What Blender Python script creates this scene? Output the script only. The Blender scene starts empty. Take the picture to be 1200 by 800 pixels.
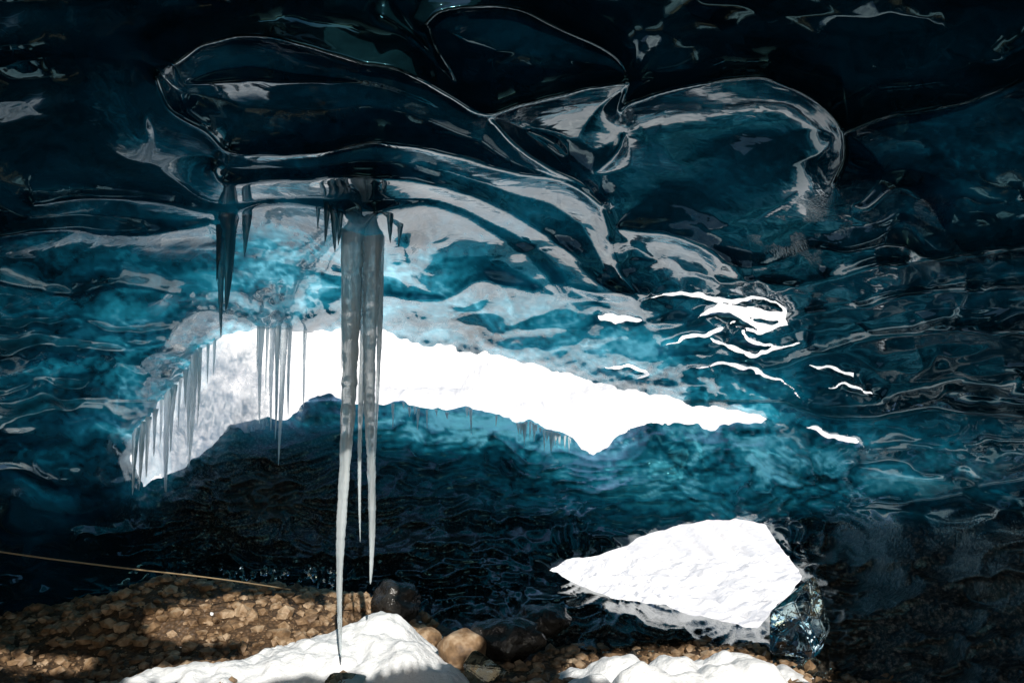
import bpy, bmesh, math, random
import numpy as np
from mathutils import Vector, noise as mnoise
random.seed(4); rng=np.random.RandomState(7)
sc=bpy.context.scene
sc.view_settings.view_transform='Standard'; sc.view_settings.look='None'
sc.view_settings.exposure=0; sc.view_settings.gamma=1
# ---------------------------------------------------------------- camera
PITCH=math.radians(6.0); F=933.0; CH=1.6
cam=bpy.data.cameras.new('camera'); co=bpy.data.objects.new('camera',cam)
sc.collection.objects.link(co); co.location=(0,0,CH)
co.rotation_euler=(math.pi/2+PITCH,0,0); cam.lens=28; cam.sensor_width=36
cam.clip_start=0.05; cam.clip_end=2000; sc.camera=co
cp,sp=math.cos(PITCH),math.sin(PITCH)
def W(px,py,D):
    u=(px-600)/F; v=(400-py)/F
    return np.stack([u*D, D*(cp-sp*v), CH+D*(sp+cp*v)],-1)
# ---------------------------------------------------------------- light
SUN_EL=math.radians(33); SUN_AZ=math.radians(168)   # azimuth from +Y toward +X
sdir=Vector((math.sin(SUN_AZ)*math.cos(SUN_EL),math.cos(SUN_AZ)*math.cos(SUN_EL),math.sin(SUN_EL)))
sl=bpy.data.lights.new('sun','SUN'); sl.energy=5; sl.angle=math.radians(0.5); sl.color=(1,.95,.87)
so=bpy.data.objects.new('sun',sl); sc.collection.objects.link(so)
so.rotation_euler=sdir.to_track_quat('Z','Y').to_euler(); so.location=(3,-10,14)
w=bpy.data.worlds.new('World'); sc.world=w; w.use_nodes=True
nt=w.node_tree; bg=nt.nodes['Background']; st=nt.nodes.new('ShaderNodeTexSky')
st.sky_type='NISHITA'; st.sun_disc=False; st.sun_elevation=SUN_EL; st.sun_rotation=SUN_AZ
nt.links.new(st.outputs[0],bg.inputs[0]); bg.inputs[1].default_value=0.15
# ---------------------------------------------------------------- noise helpers
def _h(ix,iy,seed):
    n=(ix.astype(np.int64)*374761393+iy.astype(np.int64)*668265263+seed*1442695041)&0x7fffffff
    n=((n^(n>>13))*1274126177)&0x7fffffff
    return ((n^(n>>16))&0xffff)/65535.0
def vn(x,y,seed=0):
    x0=np.floor(x);y0=np.floor(y);fx=x-x0;fy=y-y0
    fx=fx*fx*fx*(fx*(fx*6-15)+10);fy=fy*fy*fy*(fy*(fy*6-15)+10)
    a=_h(x0,y0,seed);b=_h(x0+1,y0,seed);c=_h(x0,y0+1,seed);d=_h(x0+1,y0+1,seed)
    return (a*(1-fx)+b*fx)*(1-fy)+(c*(1-fx)+d*fx)*fy
def fbm(x,y,seed=0,o=4):
    r=0;a=.5
    for i in range(o):
        r=r+a*(vn(x,y,seed+i*17)*2-1);x,y=(x*1.62+y*1.21)+3.1,(y*1.62-x*1.21)+1.7;a*=.5
    return r
def worley(x,y,seed=0,jit=.85):
    x0=np.floor(x);y0=np.floor(y);f1=np.full(x.shape,9.);f2=np.full(x.shape,9.)
    for i in(-1,0,1):
        for j in(-1,0,1):
            cx=x0+i;cy=y0+j
            d=np.hypot(cx+.5+jit*(_h(cx,cy,seed)-.5)-x,cy+.5+jit*(_h(cx,cy,seed+5)-.5)-y)
            m=d<f1; f2=np.where(m,f1,np.minimum(f2,d)); f1=np.where(m,d,f1)
    return f1,f2
def sstep(a,b,x):
    t=np.clip((x-a)/(b-a),0,1);return t*t*(3-2*t)
def segdist(X,Y,pl,closed=False):
    d=np.full(X.shape,1e9)
    pts=list(pl)+([pl[0]] if closed else [])
    for (ax,ay),(bx,by) in zip(pts[:-1],pts[1:]):
        vx,vy=bx-ax,by-ay;L=vx*vx+vy*vy+1e-9
        t=np.clip(((X-ax)*vx+(Y-ay)*vy)/L,0,1)
        d=np.minimum(d,(X-ax-t*vx)**2+(Y-ay-t*vy)**2)
    return np.sqrt(d)
def stroke(X,Y,pl,wd):
    "signed distance to a tapering stroke"
    d=np.full(X.shape,1e9);n=len(pl)-1
    for i,((ax,ay),(bx,by)) in enumerate(zip(pl[:-1],pl[1:])):
        vx,vy=bx-ax,by-ay;L=vx*vx+vy*vy+1e-9
        t=np.clip(((X-ax)*vx+(Y-ay)*vy)/L,0,1);u=(i+t)/n
        w_=wd*np.sin(np.pi*np.clip(u,0,1))**.7-.4
        d=np.minimum(d,np.hypot(X-ax-t*vx,Y-ay-t*vy)-w_)
    return d
def inside(X,Y,pl):
    r=np.zeros(X.shape,bool);n=len(pl)
    for i in range(n):
        x1,y1=pl[i];x2,y2=pl[(i+1)%n]
        if y1==y2: continue
        r^=((y1>Y)!=(y2>Y))&(X<(x2-x1)*(Y-y1)/(y2-y1)+x1)
    return r
def catmull(pts,n=5):
    P=[pts[0]]+list(pts)+[pts[-1]];o=[]
    for i in range(1,len(P)-2):
        for k in range(n):
            t=k/n;r=[]
            for c in (0,1):
                p0,p1,p2,p3=P[i-1][c],P[i][c],P[i+1][c],P[i+2][c]
                r.append(.5*(2*p1+(p2-p0)*t+(2*p0-5*p1+4*p2-p3)*t*t+(3*p1-p0-3*p2+p3)*t**3))
            o.append(tuple(r))
    o.append(tuple(pts[-1]));return o
def mesh_obj(name,V,Fc,mat,smooth=True,attrs=None,parent=None):
    me=bpy.data.meshes.new(name);V=np.asarray(V,dtype=np.float32).reshape(-1,3)
    Fc=np.asarray(Fc,dtype=np.int32);k=Fc.shape[1]
    me.vertices.add(len(V));me.vertices.foreach_set('co',V.ravel())
    me.loops.add(Fc.size);me.loops.foreach_set('vertex_index',Fc.ravel())
    me.polygons.add(len(Fc));me.polygons.foreach_set('loop_start',np.arange(0,Fc.size,k,dtype=np.int32))
    me.polygons.foreach_set('loop_total',np.full(len(Fc),k,dtype=np.int32))
    me.update(calc_edges=True);me.validate()
    me.polygons.foreach_set('use_smooth',np.full(len(me.polygons),smooth))
    if attrs:
        for a,v in attrs.items():
            at=me.attributes.new(a,'FLOAT','POINT');at.data.foreach_set('value',np.asarray(v,dtype=np.float32).ravel())
    ob=bpy.data.objects.new(name,me);sc.collection.objects.link(ob)
    me.materials.append(mat)
    if parent: ob.parent=parent
    return ob
# ---------------------------------------------------------------- material helpers
class M:
    def __init__(s,name):
        s.m=bpy.data.materials.new(name);s.m.use_nodes=True;s.t=s.m.node_tree
        s.t.nodes.clear();s.out=s.n('ShaderNodeOutputMaterial')
    def n(s,t,**k):
        nd=s.t.nodes.new(t)
        for a,b in k.items(): setattr(nd,a,b)
        return nd
    def l(s,a,b): s.t.links.new(a,b)
    def val(s,sock,v):
        if hasattr(v,'is_linked'): s.l(v,sock)
        else: sock.default_value=v
    def noise(s,scale,detail=4,rough=.55,dist=0,vec=None,stretch=None):
        nd=s.n('ShaderNodeTexNoise');nd.inputs['Scale'].default_value=scale;nd.inputs['Detail'].default_value=detail
        nd.inputs['Roughness'].default_value=rough;nd.inputs['Distortion'].default_value=dist
        tc=s.n('ShaderNodeTexCoord');v=tc.outputs['Object']
        if stretch:
            mp=s.n('ShaderNodeMapping');mp.inputs['Scale'].default_value=stretch;s.l(v,mp.inputs[0]);v=mp.outputs[0]
        s.l(v,nd.inputs['Vector']);return nd.outputs['Fac']
    def ramp(s,fac,stops,interp='LINEAR'):
        r=s.n('ShaderNodeValToRGB');r.color_ramp.interpolation=interp;e=r.color_ramp.elements
        while len(e)<len(stops): e.new(.5)
        for i,(p,c) in enumerate(stops): e[i].position=p;e[i].color=(*c,1) if len(c)==3 else c
        s.l(fac,r.inputs[0]);return r.outputs[0]
    def math(s,op,a,b=0,clamp=False):
        m=s.n('ShaderNodeMath',operation=op,use_clamp=clamp);s.val(m.inputs[0],a);s.val(m.inputs[1],b);return m.outputs[0]
    def mix(s,f,a,b,mode='MIX'):
        m=s.n('ShaderNodeMix',data_type='RGBA',blend_type=mode);s.val(m.inputs[0],f)
        for i,v in((6,a),(7,b)):
            if isinstance(v,tuple): m.inputs[i].default_value=(*v,1)
            else: s.l(v,m.inputs[i])
        return m.outputs[2]
    def bump(s,h,st,dist=.02,normal=None):
        b=s.n('ShaderNodeBump');s.val(b.inputs['Strength'],st);b.inputs['Distance'].default_value=dist
        s.l(h,b.inputs['Height'])
        if normal: s.l(normal,b.inputs['Normal'])
        return b.outputs[0]
    def attr(s,name): a=s.n('ShaderNodeAttribute');a.attribute_name=name;return a.outputs['Fac']
    def pr(s,color,rough,ior=1.45,nrm=None,trans=0,spec=.5,tint=None):
        p=s.n('ShaderNodeBsdfPrincipled')
        if isinstance(color,tuple): p.inputs['Base Color'].default_value=(*color,1)
        else: s.l(color,p.inputs['Base Color'])
        s.val(p.inputs['Roughness'],rough);p.inputs['IOR'].default_value=ior
        p.inputs['Transmission Weight'].default_value=trans;p.inputs['Specular IOR Level'].default_value=spec
        if tint: p.inputs['Specular Tint'].default_value=(*tint,1)
        if nrm: s.l(nrm,p.inputs['Normal'])
        return p.outputs[0]
    def done(s,sh): s.l(sh,s.out.inputs[0]);return s.m
def shell_mat(name):
    m=M(name);glow=m.attr('painted_glow');dirt=m.attr('dirt')  # glow painted into the translucent and base colour
    tc=m.ramp(glow,[(0,(.0,.0008,.0015)),(.10,(.0004,.008,.014)),(.3,(.001,.044,.068)),(.6,(.010,.17,.225)),(1,(.15,.50,.58))])
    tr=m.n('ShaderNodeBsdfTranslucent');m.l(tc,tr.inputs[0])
    base=m.mix(glow,(.001,.005,.007),(.03,.16,.20))
    n3=m.noise(38,2,.65)
    speck=m.ramp(n3,[(.42,(.010,.008,.006)),(.55,(.05,.042,.032)),(.68,(.16,.15,.13))])
    base=m.mix(dirt,base,speck)
    nb=m.bump(m.noise(7,2,.5,.4),.07,.03);nb=m.bump(n3,m.math('MULTIPLY',dirt,.6),.02,nb)
    rough=m.math('ADD',m.math('MULTIPLY',dirt,.25),.05)
    p=m.pr(base,rough,1.65,nb,tint=(.25,.72,.85))
    ad=m.n('ShaderNodeAddShader');m.l(tr.outputs[0],ad.inputs[0]);m.l(p,ad.inputs[1])
    return m.done(ad.outputs[0])
ICE=shell_mat('cave_ice')
def snow_mat(name,col=(.86,.88,.9)):
    m=M(name);b=m.bump(m.noise(22,5,.65),.7,.03)
    c=m.mix(m.noise(8,3,.6),col,tuple(x*.86 for x in col))
    return m.done(m.pr(c,.5,1.31,b))
SNOW=snow_mat('snow')
# icicle ice
def icicle_mat(name,c0,c1,base,tfac,df=.3):
    m=M(name);b=m.bump(m.noise(25,3,.6,1,stretch=(1,1,.2)),.7,.01)
    p1=m.pr((.9,.97,.99),.1,1.31,b,trans=1.0)
    tr=m.n('ShaderNodeBsdfTranslucent');m.l(m.mix(m.noise(14,3,.6,stretch=(1,1,.15)),c0,c1),tr.inputs[0]);m.l(b,tr.inputs['Normal'])
    p2=m.pr(base,.15,1.5,b)
    x1=m.n('ShaderNodeMixShader');x1.inputs[0].default_value=df;m.l(tr.outputs[0],x1.inputs[1]);m.l(p2,x1.inputs[2])
    x2=m.n('ShaderNodeMixShader');m.l(m.ramp(m.noise(9,3,.6,stretch=(1,1,.15)),[(.35,(tfac[0],)*3),(.62,(tfac[1],)*3)]),x2.inputs[0]);m.l(p1,x2.inputs[1]);m.l(x1.outputs[0],x2.inputs[2])
    return m.done(x2.outputs[0])
ICICLE=icicle_mat('icicle_ice',(.85,.95,.98),(.98,.99,1),(.86,.93,.96),(.3,.92),.5)
WHITEICE=icicle_mat('white_icicle_ice',(.9,.97,.98),(.98,.99,1),(.9,.94,.96),(.8,1),.5)
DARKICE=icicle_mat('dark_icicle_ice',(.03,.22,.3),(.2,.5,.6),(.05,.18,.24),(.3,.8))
m=M('clear_ice');b=m.bump(m.noise(4,2,.5,1.0),.2,.06)
CLEAR=m.done(m.pr((.62,.82,.88),.02,1.5,b,trans=1.0))
m=M('stone');
c=m.ramp(m.noise(7,3,.7),[(.3,(.06,.035,.02)),(.5,(.24,.15,.08)),(.7,(.5,.38,.26))])
STONE=m.done(m.pr(c,.6,1.45,m.bump(m.noise(40,3,.6),.5,.01)))
m=M('wet_rock');c=m.ramp(m.noise(3,4,.7),[(.3,(.008,.009,.01)),(.7,(.05,.045,.04))])
ROCK=m.done(m.pr(c,.25,1.5,m.bump(m.noise(9,4,.65),.7,.05)))
m=M('dark_rear_wall');DARKW=m.done(m.pr((.002,.008,.011),.5,1.3))
# ---------------------------------------------------------------- cave shell (ceiling + walls + bank)
CT=[(-700,-500,1.7),(0,-500,1.6),(600,-500,1.6),(1200,-500,1.6),(1900,-500,1.7),
(-700,0,2.6),(-700,400,2.8),(-700,800,3.0),(1900,0,2.4),(1900,400,2.6),(1900,900,2.8),
(0,0,2.7),(300,0,3.0),(600,0,3.1),(900,0,3.0),(1200,0,2.7),
(0,200,3.7),(300,200,4.6),(600,200,4.7),(900,200,4.2),(1200,200,3.4),
(0,400,4.9),(150,400,6.3),(100,560,6.6),(0,600,5.6),(0,680,6.4),(100,690,7.2),
(250,310,6.4),(425,285,5.7),(600,310,6.6),(800,320,6.3),(1000,340,5.3),(1200,400,4.4),
(300,385,8.0),(450,388,8.4),(600,420,8.8),(750,455,8.7),(880,480,8.1),(1010,518,7.0),
(170,570,7.4),(300,500,8.6),(460,478,9.3),(600,490,9.3),(690,530,9.1),(850,510,8.4),
(300,600,8.2),(500,600,8.1),(700,600,7.6),(900,600,6.9),(1000,620,6.3),(1050,560,6.2),(1200,600,4.8),
(300,700,7.5),(500,700,6.7),(650,670,6.9),(900,720,5.8),(1000,700,5.5),(1200,780,4.4),
(500,765,5.9),(700,765,5.6),(900,775,5.4),(1050,780,4.9),(300,800,7.0),(600,900,5.0),(100,900,6.0),(1000,900,4.4),(0,800,6.2)]
CT=np.array(CT,float);cx,cy,cz=CT[:,0]/1000,CT[:,1]/1000,CT[:,2]
def U(r2): return np.where(r2>1e-12,.5*r2*np.log(r2+1e-12),0)
n=len(CT);K=U((cx[:,None]-cx)**2+(cy[:,None]-cy)**2)+np.eye(n)*1e-3
Pm=np.stack([np.ones(n),cx,cy],1);A=np.block([[K,Pm],[Pm.T,np.zeros((3,3))]])
sol=np.linalg.solve(A,np.r_[cz,0,0,0])
def base_D(X,Y):
    x=X/1000;y=Y/1000;r=sol[n]+sol[n+1]*x+sol[n+2]*y
    for i in range(n): r=r+sol[i]*U((x-cx[i])**2+(y-cy[i])**2)
    return np.clip(r,1.4,11)
RID=[ # (points, amplitude m, width px)
([(205,75),(235,50),(290,42),(350,52),(420,70),(480,88),(530,112),(572,134),(620,122),(680,105),(728,100)],.30,30),
([(728,100),(760,96),(800,102)],.2,20),
([(500,30),(520,12),(560,6),(610,13),(650,30),(690,50),(725,75),(735,98)],.24,22),
([(503,30),(512,60),(530,90),(550,118),(572,134)],.2,20),
([(450,20),(480,40),(510,70),(525,95)],.15,14),
([(190,100),(240,97),(330,97),(430,100),(500,120),(560,150)],.16,22),
([(185,95),(200,130),(240,155),(270,178),(330,182),(400,175),(450,168),(520,180),(600,200),(660,212),(705,238)],.28,26),
([(250,200),(265,215),(330,212),(400,208),(470,210),(540,225),(600,250),(660,290),(700,330),(745,352)],.28,28),
([(205,75),(190,95),(175,125),(172,150)],.12,24),
([(572,134),(600,165),(640,195),(680,215),(705,240),(715,270),(720,300),(735,330),(755,350)],.28,24),
([(735,98),(725,130),(740,120),(790,108),(850,94),(900,95),(950,115),(985,150),(990,185),(975,215)],.32,30),
([(620,155),(650,170),(685,205),(720,178),(735,140)],.15,16),
([(715,268),(760,272),(810,285),(850,310),(880,335),(895,350)],.2,22),
([(990,155),(1040,135),(1100,125),(1160,110),(1210,85),(1300,60)],.34,40),
([(975,215),(1010,245),(1050,220),(1085,235),(1110,275)],.13,26),
([(900,345),(960,330),(1040,312),(1120,300),(1220,288),(1400,280)],.32,30),
([(920,372),(1000,360),(1080,342),(1200,335),(1400,340)],.18,18),
([(870,440),(950,420),(1020,397),(1100,387),(1200,392),(1400,400)],.24,20),
([(780,398),(830,392),(870,412),(940,402)],.2,11),
([(755,350),(800,345),(850,352),(900,365),(920,380),(870,385),(840,375)],.2,11),
([(700,372),(740,372),(770,380),(800,378)],.15,10),
([(805,430),(860,428),(910,436),(960,430),(1000,440),(1020,462)],.17,12),
([(870,450),(910,470),(950,480),(1010,490),(1100,480),(1200,490)],.2,14),
([(40,238),(120,232),(200,240),(260,250),(330,240),(400,250)],.2,22),
([(0,275),(80,268),(170,275),(240,262)],.18,20),
([(0,330),(70,345),(140,335),(220,350)],.16,22),
([(0,420),(60,400),(140,410),(200,395)],.16,22),
([(0,500),(60,480),(120,485),(160,500)],.16,22),
([(440,250),(500,240),(560,262),(620,300),(660,345)],.2,22),
([(450,345),(520,350),(560,330),(600,335),(680,350),(740,372)],.18,16),
([(480,290),(490,330),(540,350)],.15,16),
([(960,560),(1040,590),(1100,580),(1200,560)],.18,22),
]
HOLE1=[(262,392),(300,383),(350,389),(400,385),(450,388),(500,402),(540,408),(580,416),(625,428),(670,440),(720,450),(780,463),(830,475),(870,484),(905,492),(870,496),(830,500),(770,496),(737,500),(722,515),(703,531),(680,528),(660,510),(620,494),(560,481),(500,475),(450,472),(400,468),(372,462),(350,478),(330,490),(300,494),(270,500),(245,528),(205,556),(168,572),(155,540),(160,505),(200,455),(235,412)]
HOLE2=[(645,667),(665,655),(700,650),(735,638),(765,624),(800,612),(860,607),(897,615),(915,642),(940,675),(925,700),(903,715),(888,738),(840,727),(780,711),(720,700),(680,686)]
# narrow slits, added to imitate bright reflections right of the opening: (polyline, half width px)
GLINT_SLITS=[([(757,352),(785,345),(812,345),(840,352),(862,352),(890,350),(912,356)],3.6),([(815,374),(845,362),(878,366),(908,370),(922,380)],7),([(842,360),(870,372),(900,384),(925,381)],4),
([(908,352),(918,366),(910,384),(886,388),(862,380)],2.6),([(778,404),(806,396),(832,388),(862,376)],3),([(830,394),(852,402),(878,415),(905,408),(940,402)],3.4),([(868,382),(882,400),(908,404)],3),
([(698,368),(722,374),(756,377)],4),([(808,433),(835,427),(862,430),(888,436),(912,446),(940,470)],2.6),([(950,427),(985,434),(1004,444)],2.2),([(968,455),(1000,452),(1022,464)],2.2),([(940,500),(975,510),(1010,518)],4.2),([(700,432),(735,428),(760,438),(745,446)],2.4)]
xs=np.concatenate([np.linspace(-700,-60,90,endpoint=False),np.arange(-60,1260,2.1),np.linspace(1262,1900,80)])
ys=np.concatenate([np.linspace(-500,-40,90,endpoint=False),np.arange(-40,340,2.0),np.arange(340,480,1.4),np.arange(480,830,1.8),np.linspace(832,920,10)])
X,Y=np.meshgrid(xs,ys)
s=np.full(X.shape,1e9)
for pl in(HOLE1,HOLE2):
    d=segdist(X,Y,pl,True);s=np.minimum(s,np.where(inside(X,Y,pl),-d,d))
lo=1-.5*sstep(570,600,Y)
S1=s+fbm(X/26,Y/18,3,3)*8*lo+fbm(X/9,Y/9,31,2)*2.6*lo
S2=np.full(X.shape,1e9)
for pl,wd in GLINT_SLITS:
    S2=np.minimum(S2,stroke(X+fbm(X/16,Y/12,35,2)*6,Y+fbm(X/18,Y/16,36,2)*5,catmull(pl),wd*.95)+1.8*fbm(X/10,Y/8,32,2))
S=np.minimum(S1,S2)
gy,gx=np.gradient(S,ys,xs);g=np.hypot(gx,gy)+1e-6
mm=(np.abs(S)<1.4*g)&(X>-50)&(X<1250)&(Y>-30)&(Y<820)
dx=np.where(mm,-S*gx/g**2,0);dy=np.where(mm,-S*gy/g**2,0)
L=np.hypot(dx,dy);k=np.minimum(1,1.2/(L+1e-6))
X=X+dx*k;Y=Y+dy*k;S=np.where(mm,0,S)
D=base_D(X,Y)
bank=sstep(500,560,Y)*sstep(120,260,X)*(1-sstep(960,1040,X))
bank=np.maximum(bank,sstep(478,505,Y)*sstep(400,460,X)*(1-sstep(700,780,X)))
top=1-sstep(230,400,Y+.12*(X-600))
rough_z=(1-bank)*(1-top)
rz=rough_z*(1-.4*sstep(800,1000,X))
wx=X+fbm(X/90,Y/60,11,3)*60; wy=Y+fbm(X/80,Y/60,12,3)*34
R=np.zeros(X.shape);bead=np.zeros(X.shape)
qx=X+fbm(X/60,Y/60,77,2)*5;qy=Y+fbm(X/60,Y/60,78,2)*5
for i_,(pl,a,wd) in enumerate(RID):
    d=segdist(qx,qy,catmull(pl));a=a*(1+.2*fbm(X/90,Y/90,200+i_,2))
    R=np.maximum(R,a*np.exp(-(np.sqrt(d*d+16)-4)/wd))
    bead=np.maximum(bead,a*np.exp(-(d/6)**2)*np.clip(.5+1.5*fbm(X/60,Y/60,300+i_,2),0,1.2))
D=D-R*1.25-bead*.10
D=D+top*fbm(X/230,Y/130,21,2)*.32
f1,f2=worley(wx/150,wy/60,41);D=D+(.10*top+.5*rz)*(.35-f1**1.6)*.35
fb,f2=worley(wx/95,wy/34,42);D=D+rz*(.35-fb**1.6)*.24
D=D-rz*np.abs(fbm(wx/150,wy/38,23,2))*.2
fs,f2=worley((wx*.8+X*.2+.5*Y)/(22),(wy*.8+Y*.2-.08*X)/8,43);D=D+bank*(.35-fs**2)*.20
D=D+bank*(fbm(wx/80,wy/30,25,2)*.34+fbm((wx+.4*Y)/26,wy/7,26,2)*.06)
D=D-.45*np.exp(-(((X-430)/55)**2+((Y-262)/40)**2))                 # hanging lump that carries the big icicles
D=D+.75*np.exp(-np.maximum(S1,0)/16)*np.where(Y<470,1,.6)+.15*np.exp(-np.maximum(S2,0)/6)   # lips curl away into the openings
D=np.clip(D,1.2,12)
# teal glow painted per vertex: bright near the openings, dark above
def G(x,y,sx,sy,a,rot=0): 
    c,s_=math.cos(rot),math.sin(rot);u=(X-x)*c+(Y-y)*s_;v=-(X-x)*s_+(Y-y)*c
    return a*np.exp(-((u/sx)**2+(v/sy)**2))
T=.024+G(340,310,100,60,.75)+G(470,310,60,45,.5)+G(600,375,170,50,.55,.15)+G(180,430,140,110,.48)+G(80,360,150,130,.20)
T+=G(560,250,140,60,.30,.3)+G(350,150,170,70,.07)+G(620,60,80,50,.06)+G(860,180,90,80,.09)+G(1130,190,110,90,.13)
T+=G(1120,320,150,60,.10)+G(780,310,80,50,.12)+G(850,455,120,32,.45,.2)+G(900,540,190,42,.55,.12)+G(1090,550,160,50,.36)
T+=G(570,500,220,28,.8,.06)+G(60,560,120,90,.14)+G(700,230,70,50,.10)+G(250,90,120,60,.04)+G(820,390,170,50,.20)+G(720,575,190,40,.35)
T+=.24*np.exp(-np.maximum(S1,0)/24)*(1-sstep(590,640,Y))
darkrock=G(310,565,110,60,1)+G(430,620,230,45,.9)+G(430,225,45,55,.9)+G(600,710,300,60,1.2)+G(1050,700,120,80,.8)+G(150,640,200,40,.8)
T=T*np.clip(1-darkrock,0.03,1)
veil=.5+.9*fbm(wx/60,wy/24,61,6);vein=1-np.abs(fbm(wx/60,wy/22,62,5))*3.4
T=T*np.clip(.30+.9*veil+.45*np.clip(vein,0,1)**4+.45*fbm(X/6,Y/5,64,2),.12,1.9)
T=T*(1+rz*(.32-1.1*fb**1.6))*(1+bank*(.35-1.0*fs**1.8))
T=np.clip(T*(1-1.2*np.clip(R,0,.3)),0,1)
dirt=np.clip(G(300,560,110,70,.8)+G(400,620,200,60,.5)+sstep(585,625,Y-.05*(X-950)+20*fbm(X/40,Y/30,95,3))*sstep(920,980,X)*1.0+G(650,760,260,45,.8),0,1)
dirt=np.maximum(dirt,.8*np.clip(G(1080,250,40,50,1)+G(940,280,60,30,1),0,1)*sstep(0,.3,fbm(X/18,Y/14,96,4)))
Vall=W(X,Y,D)
# unseen roof and side holes, added and shaped to sunlight chosen spots
KX=sdir.x/sdir.z;KY=sdir.y/sdir.z
def lit(V,n1,n2,side=False):
    h0=V[...,0]-KX*(V[...,2]-.2);h1=V[...,1]-KY*(V[...,2]-.2)
    hx=h0+n1*.4;hy=h1+n2*.3
    def el(x,y,sx,sy): return np.hypot((hx-x)/sx,(hy-y)/sy)<1
    if side: return el(1.75,7.95,.6,.65)
    r=el(-1.85,6.1,.85,.42)|el(-1.0,5.5,.8,.6)|el(-1.8,5.05,.6,.3)|el(1.2,5.1,.85,.5)|el(-3.3,5.35,.5,.18)
    hx=h0;hy=h1
    for k_ in range(8): r|=el(-.95-.06*k_,5.2+.3*k_,.27,.3)
    return r
nA,nB=fbm(X/60,Y/60,71,3),fbm(X/60,Y/60,72,3)
added_sun_hole=(lit(Vall,nA,nB)&(Y<-12))|(lit(Vall,nA*.5,nB*.5,True)&((X>1212)|(Y<-12)))
print('side cells',int((lit(Vall,nA*.5,nB*.5,True)&(X>1212)).sum()))
idx=np.arange(X.size).reshape(X.shape)
q=np.stack([idx[:-1,:-1],idx[1:,:-1],idx[1:,1:],idx[:-1,1:]],-1)
Sm=(S[:-1,:-1]+S[1:,:-1]+S[1:,1:]+S[:-1,1:])/4
def sub(name,keep):
    f=q[keep];u,inv=np.unique(f,return_inverse=True)
    return mesh_obj(name,Vall.reshape(-1,3)[u],inv.reshape(-1,4),ICE,attrs={'painted_glow':T.ravel()[u],'dirt':dirt.ravel()[u]})
solid=(Sm>0)&~added_sun_hole[:-1,:-1]
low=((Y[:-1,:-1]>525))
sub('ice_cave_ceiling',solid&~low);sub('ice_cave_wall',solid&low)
# rest of the cave behind the viewer (a tunnel, its open end added to let in fill light)
ring=np.concatenate([Vall[0,:],Vall[1:,-1],Vall[-1,-2::-1],Vall[-2:0:-1,0]])
Nn=len(ring);key=[ring];jj=np.arange(Nn)/Nn
for yv,sc_r in((-1.5,1.0),(-3.0,.95),(-4.5,.85)):
    r=ring.copy()
    r[:,1]=yv;r[:,0]*=sc_r*(1+.1*np.sin(jj*40+yv));r[:,2]=1.2+(r[:,2]-1.2)*sc_r*(1+.08*np.sin(jj*31+2*yv));key.append(r)
rs=[key[0]*(1-t)+key[1]*t for t in np.linspace(0,1,24)]+[key[2],key[3]]
Vr=np.stack(rs);nn=np.zeros(Vr.shape[:2])
lr=lit(Vr,nn,nn)&(Vr[...,2]>2.2)  # the added sun holes, continued into the tunnel roof
ir=np.arange(Vr.shape[0]*Nn).reshape(Vr.shape[0],Nn);jr=np.roll(ir,-1,1)
qr=np.stack([ir[:-1],jr[:-1],jr[1:],ir[1:]],-1)
mesh_obj('cave_rear_wall',Vr.reshape(-1,3),qr[~lr[:-1]],DARKW)
def depth_at(px,py):
    j=np.argmin(abs(xs-px));i=np.argmin(abs(ys-py));return D[i,j]
# ---------------------------------------------------------------- ground
gx_=np.concatenate([np.linspace(-400,-12,50,endpoint=False),np.linspace(-12,-5,40,endpoint=False),np.arange(-5,5,.03),np.linspace(5,12,40),np.linspace(20,400,40)])
gy_=np.concatenate([np.linspace(-60,2.5,40,endpoint=False),np.arange(2.5,9,.03),np.arange(9,34,.07),np.linspace(36,600,120)])
GX,GY=np.meshgrid(gx_,gy_)
yb=np.interp(GX,[-6,-2.5,-1.2,0,2,3.2],[8.3,8.0,6.9,6.1,6.0,6.0])
out=sstep(-.1,.35,GY-yb)
Z=fbm(GX*1.1,GY*1.1,51,4)*.16+fbm(GX*9,GY*9,52,3)*.035*(1-out)
far_out=sstep(1.,3.,GY-yb)
Z=Z-out*.25-3.5*sstep(0.2,3.2,GY-yb)+out*fbm(GX*.5,GY*.3,53,3)*.3
f1,f2=worley(GX*1.1+.5*fbm(GX,GY,57,2),GY*.8,58);Z=Z+far_out*((.4-f1**1.5)*.35+fbm(GX*3,GY*1.6,59,4)*.2)
dist=np.hypot(GX,GY-8);Z=Z+out*sstep(26,80,dist)*(8+fbm(GX/9,GY/6,54,4)*5)+out*sstep(50,220,dist)*(38+fbm(GX/30,GY/40,55,5)*30)
Z=Z+(.28*np.exp(-((GX+2.4)/1.5)**2-((GY-6.6)/.7)**2))
Z=np.where(GY<3,Z-.1,Z)
idg=np.arange(GX.size).reshape(GX.shape)
qg=np.stack([idg[:-1,:-1],idg[:-1,1:],idg[1:,1:],idg[1:,:-1]],-1).reshape(-1,4)
m=M('ground_gravel_and_snow');sn=m.attr('snow')
v=m.n('ShaderNodeTexVoronoi');v.inputs['Scale'].default_value=38;tc=m.n('ShaderNodeTexCoord');m.l(tc.outputs['Object'],v.inputs['Vector'])
gc=m.mix(m.noise(1.3,4,.7),(.03,.02,.013),(.24,.14,.07));gc=m.mix(m.math('MULTIPLY',v.outputs['Distance'],.9,True),gc,(.02,.014,.01))
sc_=m.ramp(m.noise(1.7,8,.75,.4),[(.36,(.78,.76,.73)),(.55,(.94,.92,.89))])
bs=m.mix(sn,gc,sc_)
bb=m.bump(v.outputs['Distance'],m.math('MULTIPLY_ADD',sn,-.6),.02);m.t.nodes[-2].inputs[2].default_value=.6
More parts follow.
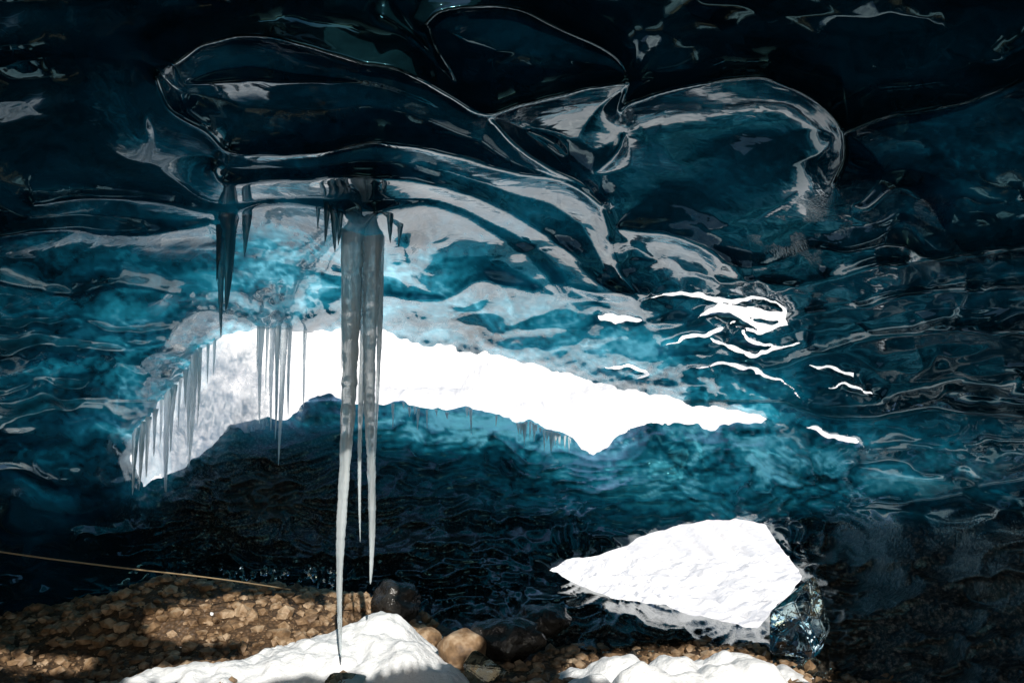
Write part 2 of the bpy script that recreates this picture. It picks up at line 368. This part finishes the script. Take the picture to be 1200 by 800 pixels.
bb=m.bump(m.noise(2.5,7,.7),m.math('MULTIPLY',sn,.6),.22,bb)
GM=m.done(m.pr(bs,.6,1.4,bb))
mesh_obj('ground',np.stack([GX,GY,Z],-1),qg,GM,attrs={'snow':out})
def gz(x,y):
    j=np.argmin(abs(gx_-x));i=np.argmin(abs(gy_-y));return Z[i,j]
def heap_obj(name,x0,x1,y0,y1,fn,mat,step=.015):
    ax=np.arange(x0,x1,step);ay=np.arange(y0,y1,step);AX,AY=np.meshgrid(ax,ay)
    H=fn(AX,AY);Zh=fbm(AX*1.1,AY*1.1,51,4)*.16+(.28*np.exp(-((AX+2.4)/1.5)**2-((AY-6.6)/.7)**2))+H
    keep=H>-.06;id_=np.arange(AX.size).reshape(AX.shape)
    qq=np.stack([id_[:-1,:-1],id_[:-1,1:],id_[1:,1:],id_[1:,:-1]],-1);f=qq[keep[:-1,:-1]]
    u,inv=np.unique(f,return_inverse=True)
    return mesh_obj(name,np.stack([AX,AY,Zh],-1).reshape(-1,3)[u],inv.reshape(-1,4),mat)
def hf1(x,y):
    a=.27*np.exp(-((x+.88)/.36)**2-((y-5.6)/.4)**2);b=.21*np.exp(-((x+.62)/.3)**2-((y-5.2)/.4)**2)
    c=.21*np.exp(-((x+1.45)/.5)**2-((y-5.3)/.35)**2);d=.15*np.exp(-((x+2.0)/.5)**2-((y-5.0)/.28)**2)
    f1,f2=worley(x*5+.6*fbm(x*5,y*5,86,2),y*5,87)
    return (a**2+b**2+c**2+d**2)**.5-.06+fbm(x*2.6,y*2.6,81,3)*.07+fbm(x*13,y*13,82,3)*.03+(.3-f1**1.5)*.05
heap_obj('snow_mound',-2.9,0,4.4,6.6,hf1,SNOW)
def hf2(x,y):
    f1,f2=worley(x*3.6+.4*fbm(x*4,y*4,83,2),y*3.6,84)
    return .20*np.exp(-((x-1.05)/.75)**4-((y-5.0)/.32)**4)*(1.1-1.2*f1**2.4)-.05+fbm(x*9,y*9,85,3)*.035
heap_obj('snow_bank',.1,2.1,4.5,5.6,hf2,SNOW,.012)
def merged(name,items,mat,smooth=True):
    Vs=[];Fs=[];o=0
    for v,f in items: Vs.append(v);Fs.append(f+o);o+=len(v)
    return mesh_obj(name,np.concatenate(Vs),np.concatenate(Fs),mat,smooth)
def ico(sub=1):
    bm=bmesh.new();bmesh.ops.create_icosphere(bm,subdivisions=sub,radius=1)
    v=np.array([x.co[:] for x in bm.verts]);f=np.array([[y.index for y in x.verts] for x in bm.faces]);bm.free();return v,f
I1=ico(2);I0=ico(1)
def pebbles(name,N,xr,yr,sr,mat,pw=2.5):
    it=[]
    for k in range(N):
        x=random.uniform(*xr);y=random.uniform(*yr);s=sr[0]+(sr[1]-sr[0])*random.random()**pw
        v,f=I0;v=v*(1+.6*(rng.rand(len(v),1)-.5))*np.array([1,random.uniform(.6,1),random.uniform(.45,.8)])*s
        a=random.random()*6.3;c_,s_=math.cos(a),math.sin(a)
        v=np.stack([v[:,0]*c_-v[:,1]*s_,v[:,0]*s_+v[:,1]*c_,v[:,2]],1)
        it.append((v+np.array([x,y,gz(x,y)+s*.15]),f))
    return merged(name,it,mat,False)
pebbles('gravel',9000,(-4.8,-.6),(4.6,7.8),(.006,.07),STONE,5)
pebbles('gravel',3500,(-.6,3.2),(4.7,6.0),(.006,.06),STONE,4)
# ---------------------------------------------------------------- rocks and ice blocks
def lump(name,px,py,D_,sx,sy,sz,mat,seed=0,rough=.25,sub=5,fr=1.6):
    c=W(np.array(px),np.array(py),D_);bm=bmesh.new();bmesh.ops.create_icosphere(bm,subdivisions=sub,radius=1)
    for v_ in bm.verts:
        p=v_.co.copy();q_=Vector((p.x*sx,p.y*sy,p.z*sz))*fr/max(sx,.001)+Vector((seed*7.3,seed*3.1,0))
        k=1+rough*mnoise.fractal(q_,1.0,2.0,5)
        v_.co=Vector((p.x*sx*k+c[0],p.y*sy*k+c[1],p.z*sz*k+c[2]))
    me=bpy.data.meshes.new(name);bm.to_mesh(me);bm.free();me.materials.append(mat)
    for p in me.polygons:p.use_smooth=True
    o=bpy.data.objects.new(name,me);sc.collection.objects.link(o);return o
def crystal(name,px,py,D_,sx,sy,sz,mat,seed,N=16,bev=.02,tilt=0):
    r=random.Random(seed);c=W(np.array(px),np.array(py),D_);bm=bmesh.new()
    for k in range(N):
        v=Vector((r.gauss(0,1),r.gauss(0,1),r.gauss(0,1))).normalized()*r.uniform(.75,1.15)
        x_,z_=v.x*sx,v.z*sz
        bm.verts.new((x_*math.cos(tilt)+z_*math.sin(tilt)+c[0],v.y*sy+c[1],z_*math.cos(tilt)-x_*math.sin(tilt)+c[2]))
    bmesh.ops.convex_hull(bm,input=bm.verts)
    for v in [v for v in bm.verts if not v.link_faces]: bm.verts.remove(v)
    bmesh.ops.bevel(bm,geom=bm.edges[:],offset=bev*sx*2,segments=2,affect='EDGES',clamp_overlap=True)
    me=bpy.data.meshes.new(name);bm.to_mesh(me);bm.free();me.materials.append(mat)
    o=bpy.data.objects.new(name,me);sc.collection.objects.link(o);return o
lump('boulder',542,762,5.3,.16,.14,.13,STONE,20,.18,4,1.2)
lump('boulder',500,748,5.7,.10,.12,.08,STONE,21,.18,4,1.2)
lump('dark_rock',595,748,5.45,.23,.18,.14,ROCK,22,.3,4)
lump('dark_rock',635,726,5.7,.2,.16,.10,ROCK,25,.3,4)
lump('dark_rock',465,705,6.2,.2,.2,.15,ROCK,23,.3,4)
crystal('clear_ice_block',935,730,5.15,.20,.22,.31,CLEAR,5,18,.02,.45)
crystal('clear_ice_block',567,788,5.0,.15,.12,.14,CLEAR,6,20)
crystal('clear_ice_block',402,800,4.75,.14,.1,.08,CLEAR,8)
it=[]
for k in range(70):
    px=random.uniform(255,400);py=random.uniform(664,694);d=6.9;c=W(np.array(px),np.array(py),d);s=.008+.03*random.random()**2
    v,f=I0;it.append((v*(1+.8*(rng.rand(len(v),1)-.5))*s*np.array([1,.8,1.4])+np.array([c[0],c[1],c[2]]),f))
merged('ice_rubble',it,CLEAR,False)
# ---------------------------------------------------------------- icicles
def icicle(px,py0,py1,D_,r,seed=0,blunt=.55,lean=0,flare=.5):
    p=W(np.array(float(px)),np.array(float(py0)),D_)
    v1=(400-py1)/F
    k=p[1]/(cp-sp*v1);zb=CH+k*(sp+cp*v1);zt=p[2]+.06*(flare>.3);Ln=zt-zb
    n_=14;m_=max(20,int(Ln*60));rr=np.random.RandomState(seed);ph=rr.rand(6)*6.3
    t=np.linspace(0,1,m_);a=np.linspace(0,2*np.pi,n_,endpoint=False)
    prof=(1-t)**blunt*(1-.3*t)*(1+.06*np.sin(t*Ln*9+ph[0])+.045*np.sin(t*Ln*31+ph[1])+.04*rr.randn(m_))
    prof=prof*(1+flare*np.exp(-t*14));prof[-1]=.02
    wob=r*.5*np.sin(t*Ln*2.2+ph[2])*t
    TT,AA=np.meshgrid(t,a,indexing='ij')
    rad=r*prof[:,None]*(1+.2*np.sin(2*AA+ph[3]+TT*Ln*.7)+.13*np.sin(3*AA+ph[4]+TT*5))
    V=np.stack([p[0]+wob[:,None]+lean*TT*Ln+rad*np.cos(AA),p[1]+rad*np.sin(AA),zt-TT*Ln],-1).reshape(-1,3)
    ii=np.arange(m_*n_).reshape(m_,n_);jj=np.roll(ii,-1,1)
    return V,np.stack([ii[:-1],ii[1:],jj[1:],jj[:-1]],-1).reshape(-1,4)
D0=min(depth_at(425,275)+.05,5.15)
merged('icicle_cluster',[icicle(412,256,768,D0,.060,1,.42),icicle(438,256,684,D0+.05,.058,2,.36),icicle(429,256,635,D0+.1,.035,3,.5),icicle(403,256,440,D0+.08,.022,4),icicle(447,256,540,D0+.1,.024,5)],ICICLE)
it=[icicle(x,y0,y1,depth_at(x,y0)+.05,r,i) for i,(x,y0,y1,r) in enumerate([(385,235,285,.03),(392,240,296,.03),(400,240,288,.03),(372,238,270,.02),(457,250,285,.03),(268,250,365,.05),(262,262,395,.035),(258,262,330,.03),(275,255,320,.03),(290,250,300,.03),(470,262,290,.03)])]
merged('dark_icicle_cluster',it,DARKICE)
def edge_top(x,lo_,hi_):
    j=np.argmin(abs(xs-x));rows=np.where((S1[:,j]<=0)&(ys>lo_)&(ys<hi_))[0]
    return ys[rows[0]] if len(rows) else lo_
it=[]
for i,(x,y1,r) in enumerate([(303,440,.016),(307,497,.026),(314,462,.016),(320,505,.028),(326,515,.024),(333,545,.034),(340,488,.024),(358,477,.020)]):
    e=edge_top(x,360,440);it.append(icicle(x,e-3,y1,depth_at(x,e-3)-.03,r,i+20,.45,0,.15))
merged('icicle_cluster',it,ICICLE)
it=[]
for i,(x,y1,r) in enumerate([(198,600,.033),(204,530,.024),(212,505,.02),(218,480,.02),(224,525,.03),(229,545,.033),(235,500,.022),(160,580,.028),(167,575,.026),(174,560,.022),(182,535,.022),(190,525,.022),(244,450,.018),(252,440,.016)]):
    e=edge_top(x,370,560);it.append(icicle(x,e-3,max(y1,e+20),depth_at(x,e-3)-.03,r,i+40,.45,0,.15))
merged('icicle_cluster',it,ICICLE)
it=[]
for k in range(40):
    px=random.choice([random.gauss(480,18),random.gauss(545,25),random.gauss(600,12),random.gauss(630,22),random.gauss(655,10)])
    j=np.argmin(abs(xs-px));col=S[:,j];rows=np.where((col<=0)&(ys>430)&(ys<560))[0]
    if len(rows)==0: continue
    e=ys[rows[-1]];dd=depth_at(px,e+14)-.18
    it.append(icicle(px,e+1,e+1+random.choice([8,10,14,20,30])*random.uniform(.7,1.2),dd,random.uniform(.01,.022),k+60,.6,0,0))
merged('small_icicle_row',it,WHITEICE)
# frosted curtain of ice in the left end of the opening
cu=[(150,585),(152,530),(158,500),(195,450),(230,400),(262,378),(290,376),(312,380),(318,430),(316,500),(280,505),(250,528),(225,545),(210,585),(195,555),(180,560),(170,590),(160,560)]
px_,py_=np.meshgrid(np.arange(135,335,2.),np.arange(365,600,2.))
s_=np.where(inside(px_,py_,cu),-1,1)*segdist(px_,py_,cu,True)+fbm(px_/8,py_/14,91,3)*9
Dc=8.75+fbm(px_/30,py_/60,92,3)*.3+fbm(px_/9,py_/20,93,2)*.05-.5*(300-px_)/150*.8
ic=np.arange(px_.size).reshape(px_.shape);qc=np.stack([ic[:-1,:-1],ic[1:,:-1],ic[1:,1:],ic[:-1,1:]],-1)
kp=s_[:-1,:-1]<0
f=qc[kp];u,inv=np.unique(f,return_inverse=True)
clear=.75*sstep(240,320,px_+.25*(430-py_)+fbm(px_/25,py_/25,97,3)*60)
m=M('frosted_ice');nz=m.noise(13,6,.7,.8,stretch=(1,1,.6));b=m.bump(nz,.6,.03)
tr=m.n('ShaderNodeBsdfTranslucent');tr.inputs[0].default_value=(.72,.82,.87,1);m.l(b,tr.inputs['Normal'])
p=m.pr((.5,.62,.68),.2,1.5,b);x=m.n('ShaderNodeMixShader');x.inputs[0].default_value=.35;m.l(tr.outputs[0],x.inputs[1]);m.l(p,x.inputs[2])
tp=m.n('ShaderNodeBsdfTransparent');x2=m.n('ShaderNodeMixShader')
hf=m.ramp(nz,[(.42,(.02,)*3),(.66,(.5,)*3)]);m.l(m.math('ADD',hf,m.attr('clearness'),True),x2.inputs[0]);m.l(x.outputs[0],x2.inputs[1]);m.l(tp.outputs[0],x2.inputs[2])
FROST=m.done(x2.outputs[0])
mesh_obj('frozen_ice_curtain',W(px_,py_,Dc).reshape(-1,3)[u],inv.reshape(-1,4),FROST,attrs={'clearness':clear.ravel()[u]})
# ---------------------------------------------------------------- rope
cu_=bpy.data.curves.new('rope','CURVE');cu_.dimensions='3D';cu_.bevel_depth=.005;s=cu_.splines.new('BEZIER')
pts=[(-60,636,4.6),(0,646,4.8),(120,662,5.2),(250,677,5.7),(340,690,6.3)];s.bezier_points.add(len(pts)-1)
for bp,(a,b_,d) in zip(s.bezier_points,pts):
    bp.co=W(np.array(a),np.array(b_),d);bp.handle_left_type=bp.handle_right_type='AUTO'
ro=bpy.data.objects.new('rope',cu_);sc.collection.objects.link(ro)
m=M('rope_fibre');cu_.materials.append(m.done(m.pr((.30,.22,.13),.7)))
